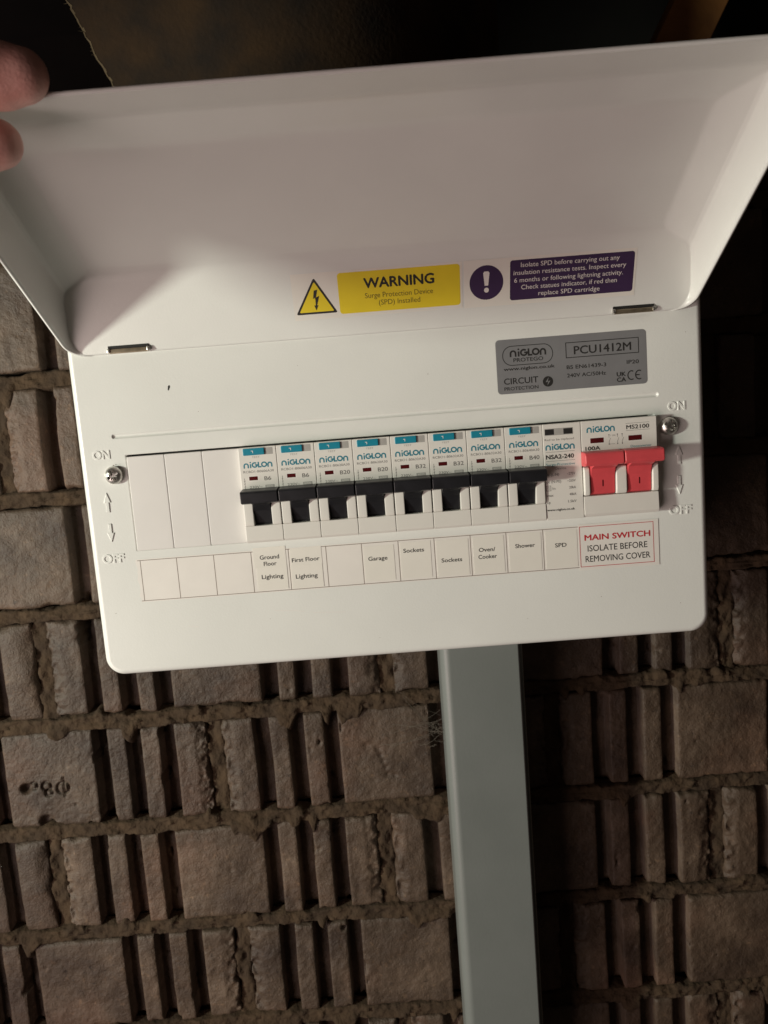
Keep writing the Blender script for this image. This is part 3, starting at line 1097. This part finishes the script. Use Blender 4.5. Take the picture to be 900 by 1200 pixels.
def arrow(x, zb, zt, up):
    mb = MB()
    h = zt - zb
    P_ = [(-.8, 0), (.8, 0), (.8, h * .52), (2.0, h * .5), (0, h), (-2.0, h * .5), (-.8, h * .52)]
    if not up:
        P_ = [(a, h - b_) for a, b_ in P_][::-1]
    lo = [(x + a, .02, zb + b_) for a, b_ in P_]
    hi = [(x + a * .72, -.42, zb + h / 2 + (b_ - h / 2) * .88) for a, b_ in P_]
    n_ = len(P_)
    mb.add(lo + hi, [[n_ + i for i in range(n_)]] + [[i, (i + 1) % n_, n_ + (i + 1) % n_, n_ + i] for i in range(n_)], M_WHITE)
    part('raised_arrow', mb, unit, (x, 0, zb), angle=0.4)


embossed('ON', -139.8, -131.6, 22.4, 26.4)
embossed('OFF', -141.2, -130.6, -27.2, -23.0)
embossed('ON', 130.7, 139.0, 24.6, 28.6)
embossed('OFF', 129.9, 140.6, -24.6, -20.4)
arrow(-135.5, -3.2, 6.6, True)
arrow(-135.6, -17.4, -8.2, False)
arrow(135.4, -1.2, 8.0, True)
arrow(135.1, -15.4, -6.0, False)

# small chip in the paint
mb = MB()
poly(mb, [(-101.2, 51.9), (-100.7, 51.7), (-99.9, 53.4), (-100.2, 54.2), (-100.9, 53.8)], M_DARK, flat(-.03))
part('paint_chip', mb, unit, (-100.5, 0, 52.7))

# dust specks and thin pale streaks on the paint
mb = MB()
for x, z, r in ((-130.6, 19.0, .35), (-129.4, 19.4, .22), (-64, -60.5, .16), (20, 50, .2), (-88, 41, .16), (96, -62, .2), (-40, 58.5, .15), (140, 60, .2), (-138, -52, .22), (60, -70, .15), (-12, -74, .17), (134, -68, .2)):
    poly(mb, [(x + r * (1 + .5 * math.sin(5 * a + x)) * math.cos(a), z + r * .7 * math.sin(a)) for a in np.linspace(0, 5.6, 8)], M_LINE, flat(-.03))
o = part('dust_specks', mb, unit, (0, 0, 0))
o['kind'] = 'stuff'
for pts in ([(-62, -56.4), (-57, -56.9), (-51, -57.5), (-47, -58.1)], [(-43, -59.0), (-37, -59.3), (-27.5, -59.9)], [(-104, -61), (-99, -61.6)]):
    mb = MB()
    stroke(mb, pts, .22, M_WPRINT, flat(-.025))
    part('pale_streak', mb, unit, (pts[0][0], 0, pts[0][1]))

# --- cover screws
def screw(x, z, rot):
    mb = MB()
    nr, na = 18, 72
    vs, fs = [], []
    for i in range(nr + 1):
        r = 4.2 * i / nr
        for j in range(na):
            a = 2 * math.pi * j / na
            y = -(0.5 + 3.3 * math.sqrt(max(0, 1 - (r / 4.35) ** 2)))
            u_, v_ = r * math.cos(a - rot), r * math.sin(a - rot)
            for p, q in ((u_, v_), (v_, u_)):
                if abs(p) < 0.62 and abs(q) < 2.7:
                    y = max(y, -1.9)
            e = (abs(u_) + abs(v_)) / 1.414
            if abs(abs(u_) - abs(v_)) < .35 and r < 2.0:
                y = max(y, -2.7)
            vs.append((x + r * math.cos(a), y, z + r * math.sin(a)))
    for j in range(na):
        a = 2 * math.pi * j / na
        vs.append((x + 4.2 * math.cos(a), 0.6, z + 4.2 * math.sin(a)))
    for i in range(nr + 1):
        for j in range(na):
            k = (j + 1) % na
            fs.append([i * na + j, i * na + k, (i + 1) * na + k, (i + 1) * na + j])
    mb.add(vs, fs, M_METAL)
    part('cover_screw', mb, unit, (x, 0, z), angle=0.7)


screw(-130.6, 14.4, .5)
screw(130.6, 17.3, 1.0)

# --- lid
TH = 1.0527
Uv = Vector((0, -math.sin(TH), math.cos(TH)))
Nv = Vector((0, -math.cos(TH), -math.sin(TH)))
H0 = Vector((0, -0.7, ZH))
LW, LL, LX = 142.9, 133.0, -0.45
BV = 22 / 27.0


def lid_pt(x, s, t):
    """x across, s from the hinge, t depth behind the rim"""
    q = H0 + Uv * s - Nv * t
    return (x + LX, q.y, q.z)


def f_side(a):
    return np.interp(a, [0, .8, 1.7, 2.6, 3.6, 5.0, 16.0, 17.5, 19], [0, 4.5, 10, 15, 17.6, 18.6, 22.6, 23.0, 23.05]) + (a > 19) * 0


def f_bev(s):
    return np.interp(s, [-1, 0, 1, 2, 25.5, 28, 31, 35], [0, 0, .6, 1.63, 20.78, 22.2, 22.85, 23.05])


def f_far(a):
    return np.interp(a, [0, 1, 20, 23, 27, 38, 41, 44], [0, .9, 15.4, 17.4, 18.8, 22.3, 22.9, 23.05])


ss = np.array(sorted(set(np.round(np.concatenate([np.linspace(0, 3, 5), np.linspace(3, 36, 34), np.linspace(36, LL - 46, 12), np.linspace(LL - 46, LL, 44)]), 3))))
aa = np.concatenate([np.linspace(0, 5, 16), np.linspace(5.5, 20, 20), [24, 32, 45, 60, 80, 105]])
RC = 9.0


def halfw(s):
    d = np.where(s < RC, RC - s, np.where(s > LL - RC, s - (LL - RC), 0))
    return LW - RC + np.sqrt(np.clip(RC ** 2 - d ** 2, 0, None))


rows_x, rows_t = [], []
for s in ss:
    hwid = float(halfw(s))
    a = np.minimum(aa, hwid)
    xs = np.concatenate([-hwid + a, [0], (hwid - a)[::-1]])
    dd = np.concatenate([a, [hwid], a[::-1]])
    t1, t2, t3 = f_side(dd), float(f_bev(s)), float(f_far(LL - s))
    k = 0.35
    def smin(p, q):
        h = np.clip(0.5 + 0.5 * (q - p) / k, 0, 1)
        return q * (1 - h) + p * h - k * h * (1 - h)
    t = np.clip(smin(smin(t1, np.full_like(t1, t2)), np.full_like(t1, t3)), 0, 23)
    rows_x.append(xs)
    rows_t.append(t)
vs, fs = [], []
nc = len(rows_x[0])
for i, s in enumerate(ss):
    for j in range(nc):
        vs.append(lid_pt(rows_x[i][j], s, rows_t[i][j]))
for i in range(len(ss) - 1):
    for j in range(nc - 1):
        fs.append([i * nc + j, i * nc + j + 1, (i + 1) * nc + j + 1, (i + 1) * nc + j])
mb = MB()
mb.add(vs, fs, M_LID)
hinge = (0, H0.y, H0.z)
lidme = shifted(mb, hinge).mesh('lid', True, 0.9)
lidme['wn'] = 0
lid = put('lid', lidme, unit, hinge, 'white lid swung up on its hinges, hollow side showing')
so = lid.modifiers.new('sheet', 'SOLIDIFY')
so.thickness = 1.25 * MM
so.offset = -1.0
so.use_even_offset = False
so.use_rim = True
lid['sheet'] = 1.25

# stickers on the sloping inner face of the lid
BN = (Nv + Uv * BV).normalized()
BK = math.sqrt(1 + BV ** 2)


def on_bevel(h):
    def fn(p):
        s = p[1] / BK
        q = H0 + Uv * s - Nv * (s * BV) + BN * (h + .06)
        return (p[0], q.y, q.z)
    return fn


mb = MB()
rect(mb, -38.7, 37.7, 8.6, 29.2, M_PAPER2, on_bevel(.05))
F = on_bevel(.09)
F2 = on_bevel(.13)
F3 = on_bevel(.17)
tri_o = [(-37.9, 11.1), (-19.0, 11.1), (-28.5, 27.2)]


def rounded(pts, r, n_=5):
    out_ = []
    N_ = len(pts)
    for i in range(N_):
        p = Vector(pts[i]); a = Vector(pts[i - 1]); b_ = Vector(pts[(i + 1) % N_])
        d1, d2 = (a - p).normalized(), (b_ - p).normalized()
        for k in range(n_ + 1):
            t_ = k / n_
            q = (p + d1 * r) * (1 - t_) ** 2 + p * 2 * t_ * (1 - t_) + (p + d2 * r) * t_ ** 2
            out_.append((q.x, q.y))
    return out_


poly(mb, rounded(tri_o, 1.2), M_INK, F)
poly(mb, rounded([(-36.3, 12.0), (-20.6, 12.0), (-28.5, 25.4)], .7), M_YEL, F2)
for q in ([(-28.9, 21.6), (-27.3, 21.9), (-28.2, 18.6), (-29.6, 18.0)], [(-29.6, 18.0), (-28.6, 17.9), (-26.9, 19.0), (-27.4, 18.2)],
          [(-28.6, 18.4), (-26.7, 19.1), (-28.2, 14.6), (-28.7, 14.6)], [(-29.4, 15.0), (-27.5, 15.0), (-28.6, 12.7)]):
    poly(mb, q, M_INK, F3)
rect(mb, -18.0, 36.7, 10.2, 28.3, M_YEL, F, 1.4, 5)
text(mb, 'WARNING', M_INK, F2, -6.3, 25.0, 20.9, 25.4, .03)
text(mb, 'Surge Protection Device', M_OLIVE, F2, -6.2, 24.4, 16.4, 18.8)
text(mb, '(SPD) Installed', M_OLIVE, F2, -.2, 18.5, 13.0, 15.4)
o_b = (0, -10, 80)
part('warning_sticker', mb, lid, o_b, 'yellow sticker with lightning triangle reading WARNING')
mb = MB()
rect(mb, 38.5, 115.6, 8.4, 29.2, M_PAPER2, on_bevel(.05))
disc(mb, 48.5, 19.1, 7.6, M_PURP, F, 40)
poly(mb, [(47.7, 17.8), (49.3, 17.8), (49.9, 23.3), (49.4, 24.0), (47.6, 24.0), (47.1, 23.3)], M_WPRINT, F2)
disc(mb, 48.5, 15.8, 1.1, M_WPRINT, F2, 16)
rect(mb, 59.1, 114.6, 10.3, 27.9, M_PURP, F, 1.2, 5)
for tx, a, b_, z in (('Isolate SPD before carrying out any', 63.9, 107.9, 24.7), ('insulation resistance tests. Inspect every', 60.7, 111.0, 21.4),
                     ('6 months or following lightning activity.', 61.0, 109.8, 18.1), ('Check statues indicator, if red then', 64.2, 107.3, 14.9),
                     ('replace SPD cartridge', 72.0, 99.7, 11.7)):
    text(mb, tx, M_WPRINT, F2, a, b_, z, z + 2.1, .0)
part('notice_sticker', mb, lid, o_b, 'purple and white sticker with an exclamation mark in a disc')

# hinge clips: wire loops in slots
for a, b_ in ((-125.6, -107.4), (106.7, 124.9)):
    mb = MB()
    c = H0 + Vector((0, -.9, 1.2))
    mb.rbox(a, b_, c.y - 1.0, c.y + .2, c.z - 1.2, c.z + .9, .35, M_WIRE)
    mb.rbox(a - .3, b_ + .3, c.y - .75, c.y + .2, c.z + .95, c.z + 2.3, .2, M_DARK)
    for q in (a, b_):
        mb.rbox(q - .7, q + .7, c.y - 1.5, c.y + .2, c.z - .9, c.z + 1.2, .45, M_METAL)
    part('hinge_clip', mb, unit, ((a + b_) / 2, c.y, c.z))

mb = MB()
q = H0 + Uv * 100.5 - Nv * 22.6
mb.rbox(-19.4, -18.2, q.y - .5, q.y + .3, q.z - .5, q.z + .4, .2, M_LINE)
part('dirt_speck', mb, lid, (-18.7, q.y, q.z))

# ------------------------------------------------------------------ cobweb beside the trunking
web = MB()
rg = np.random.RandomState(5)


def strand(p, q, sag, r=.11, m=M_WEB):
    p, q = Vector(p), Vector(q)
    n_ = 8
    ring = []
    for i in range(n_ + 1):
        t = i / n_
        c = p.lerp(q, t) + Vector((0, 0, -sag * 4 * t * (1 - t))) + Vector(rg.normal(0, .25, 3))
        ring.append([(c + Vector((r * math.cos(a), 0, r * math.sin(a))))[:] for a in (0.3, 2.4, 4.5)] )
    vs = [v for g in ring for v in g]
    web.add(vs, [[i * 3 + j, i * 3 + (j + 1) % 3, i * 3 + 3 + (j + 1) % 3, i * 3 + 3 + j] for i in range(n_) for j in range(3)], m)


for k in range(13):
    a = (rg.uniform(-22, 8), rg.uniform(119, 126), rg.uniform(-186, -138))
    strand(a, (20.6, rg.uniform(92, 120), -168 + rg.normal(0, 3.5)), rg.uniform(.5, 4), rg.uniform(.06, .16))
for k in range(22):
    c = Vector((rg.uniform(14, 20), rg.uniform(96, 118), -169 + rg.normal(0, 2.5)))
    strand(c, c + Vector(rg.normal(0, 2.6, 3)), .3, rg.uniform(.08, .2))
put('cobweb', shifted(web, (20, 110, -168)).mesh('cobweb', False), None, (20, 110, -168), 'wisp of dusty cobweb strung between the bricks and left edge of the trunking')['category'] = 'cobweb'

# ------------------------------------------------------------------ the hand
hand = thing('person', 'thumb and finger of a hand pinching the lid at its upper left corner', 'person', (-330, -250, 60))
caps = []


def limb(pts):
    caps.append([(Vector(p), r) for p, r in pts])


It = Vector((-101.5, -121, 140.5))           # index tip centre
limb([(It, 8.0), (It + Vector((-6, 0, .4)), 9.6), (It + Vector((-24, -1, 2.5)), 10.2), (It + Vector((-48, -10, 5)), 10.6), (It + Vector((-88, -34, 3)), 12.0)])
off = Vector((-16, 20, 12))
limb([(It + off, 7.0), (It + off + Vector((-24, -2, 2)), 8.6), (It + off + Vector((-50, -12, 4)), 9.8), (It + off + Vector((-90, -36, 3)), 12.5)])
off = Vector((-24, 36, 22))
limb([(It + off, 6.8), (It + off + Vector((-22, -2, 2)), 8.2), (It + off + Vector((-45, -14, 2)), 9.2), (It + off + Vector((-80, -42, -2)), 12.0)])
off = Vector((-36, 50, 30))
limb([(It + off, 6.0), (It + off + Vector((-17, -3, 1)), 7.0), (It + off + Vector((-34, -16, -2)), 8.2), (It + off + Vector((-64, -46, -8)), 11.0)])
Tt = Vector((-117.5, -106.5, 127.2))          # thumb tip centre
limb([(Tt, 7.8), (Tt + Vector((-6, -1, .3)), 9.8), (Tt + Vector((-28, -6, 1)), 10.4), (Tt + Vector((-60, -26, -8)), 11.5), (Tt + Vector((-95, -52, -14)), 17)])
Wr = Vector((-226, -142, 90))
for kn, r in ((It + Vector((-88, -34, 3)), 13), (It + Vector((-97, -23, 16)), 13), (It + Vector((-96, -18, 25)), 12.5), (It + Vector((-94, -12, 32)), 11.5), (Tt + Vector((-95, -52, -14)), 17)):
    limb([(kn, r), (kn.lerp(Wr, .5), 18), (Wr, 23)])
limb([(It + Vector((-94, -12, 32)), 11.5), (Vector((-206, -114, 112)), 17), (Vector((-212, -120, 98)), 17), (Wr, 23)])  # unseen palm heel, filled out to block the lamp from the lid
El = Vector((-410, -330, 145))
limb([(Wr, 22), (Wr.lerp(El, .3), 28), (Wr.lerp(El, .7), 34)])
b = bmesh.new()
for ch in caps:
    for (p, r), (q, s) in zip(ch[:-1], ch[1:]):
        d = q - p
        rot = d.to_track_quat('Z', 'Y').to_matrix().to_4x4()
        res = bmesh.ops.create_cone(b, cap_ends=True, cap_tris=False, segments=20, radius1=r, radius2=s, depth=d.length)
        bmesh.ops.transform(b, matrix=Matrix.Translation((p + q) / 2) @ rot, verts=res['verts'])
    for p, r in ch:
        res = bmesh.ops.create_uvsphere(b, u_segments=20, v_segments=12, radius=r)
        bmesh.ops.transform(b, matrix=Matrix.Translation(p), verts=res['verts'])
mb = MB()
mb.bm(b, M_SKIN)
horig = (-330, -250, 60)
hm = shifted(mb, horig).mesh('hand', True, 3.0)
ho = put('hand', hm, hand, horig)
rm = ho.modifiers.new('skin', 'REMESH')
rm.mode = 'VOXEL'
rm.voxel_size = 1.5 * MM
rm.use_smooth_shade = True
sm = ho.modifiers.new('soften', 'SMOOTH')
sm.factor = 0.5
sm.iterations = 7
# unseen cloth round the forearm, added to keep the lamp off the lid
mb = MB()
ax_ = (El - Wr).normalized()
e1 = ax_.cross(Vector((0, 0, 1))).normalized()
e2 = ax_.cross(e1)
vs, fs = [], []
prof_ = [(2, 30), (-1, 34), (2, 37), (18, 38), (34, 36), (60, 40), (95, 43), (140, 47), (190, 51), (235, 53), (262, 48), (272, 20), (273, 2)]
for k, (t_, r) in enumerate(prof_):
    for j in range(36):
        a = 2 * math.pi * j / 36
        rr = r * (1 + .035 * math.sin(3 * a + t_ * .09) + .025 * math.sin(t_ * .22 + 2 * a))
        vs.append((Wr + ax_ * t_ + e1 * (rr * math.cos(a)) + e2 * (rr * math.sin(a)))[:])
for k in range(len(prof_) - 1):
    for j in range(36):
        q = (j + 1) % 36
        fs.append([k * 36 + j, k * 36 + q, (k + 1) * 36 + q, (k + 1) * 36 + j])
mb.add(vs, fs, M_CLOTH)
put('shade_sleeve', shifted(mb, horig).mesh('shade_sleeve', True, 3.0), hand, horig)
# thumb nail, facing the camera
mb = MB()
nd = Vector((.12, -.93, -.34)).normalized()
ax = Vector((1, 0.1, -.05)).normalized()
sd = nd.cross(ax).normalized()
vs, fs = [], []
for i in range(9):
    for j in range(9):
        u_, v_ = -6.5 + 12.0 * i / 8, -1 + 2.0 * j / 8
        wd_ = 6.0 * (1 - .25 * ((i - 4) / 4) ** 4)
        hgt = 9.15 - 2.4 * v_ * v_ - .02 * u_ * u_ - max(0, u_ - 2) ** 2 * .06
        vs.append((Tt + Vector((-4.5, -.6, .3)) + ax * u_ + sd * (v_ * wd_) + nd * hgt)[:])
for i in range(8):
    for j in range(8):
        fs.append([i * 9 + j, i * 9 + j + 1, (i + 1) * 9 + j + 1, (i + 1) * 9 + j])
mb.add(vs, fs, M_NAIL)
nl = put('nail', shifted(mb, horig).mesh('nail', True, 3.0), hand, horig)

for o in list(bpy.data.objects):
    if o.type == 'MESH' and not o.data.users:
        pass
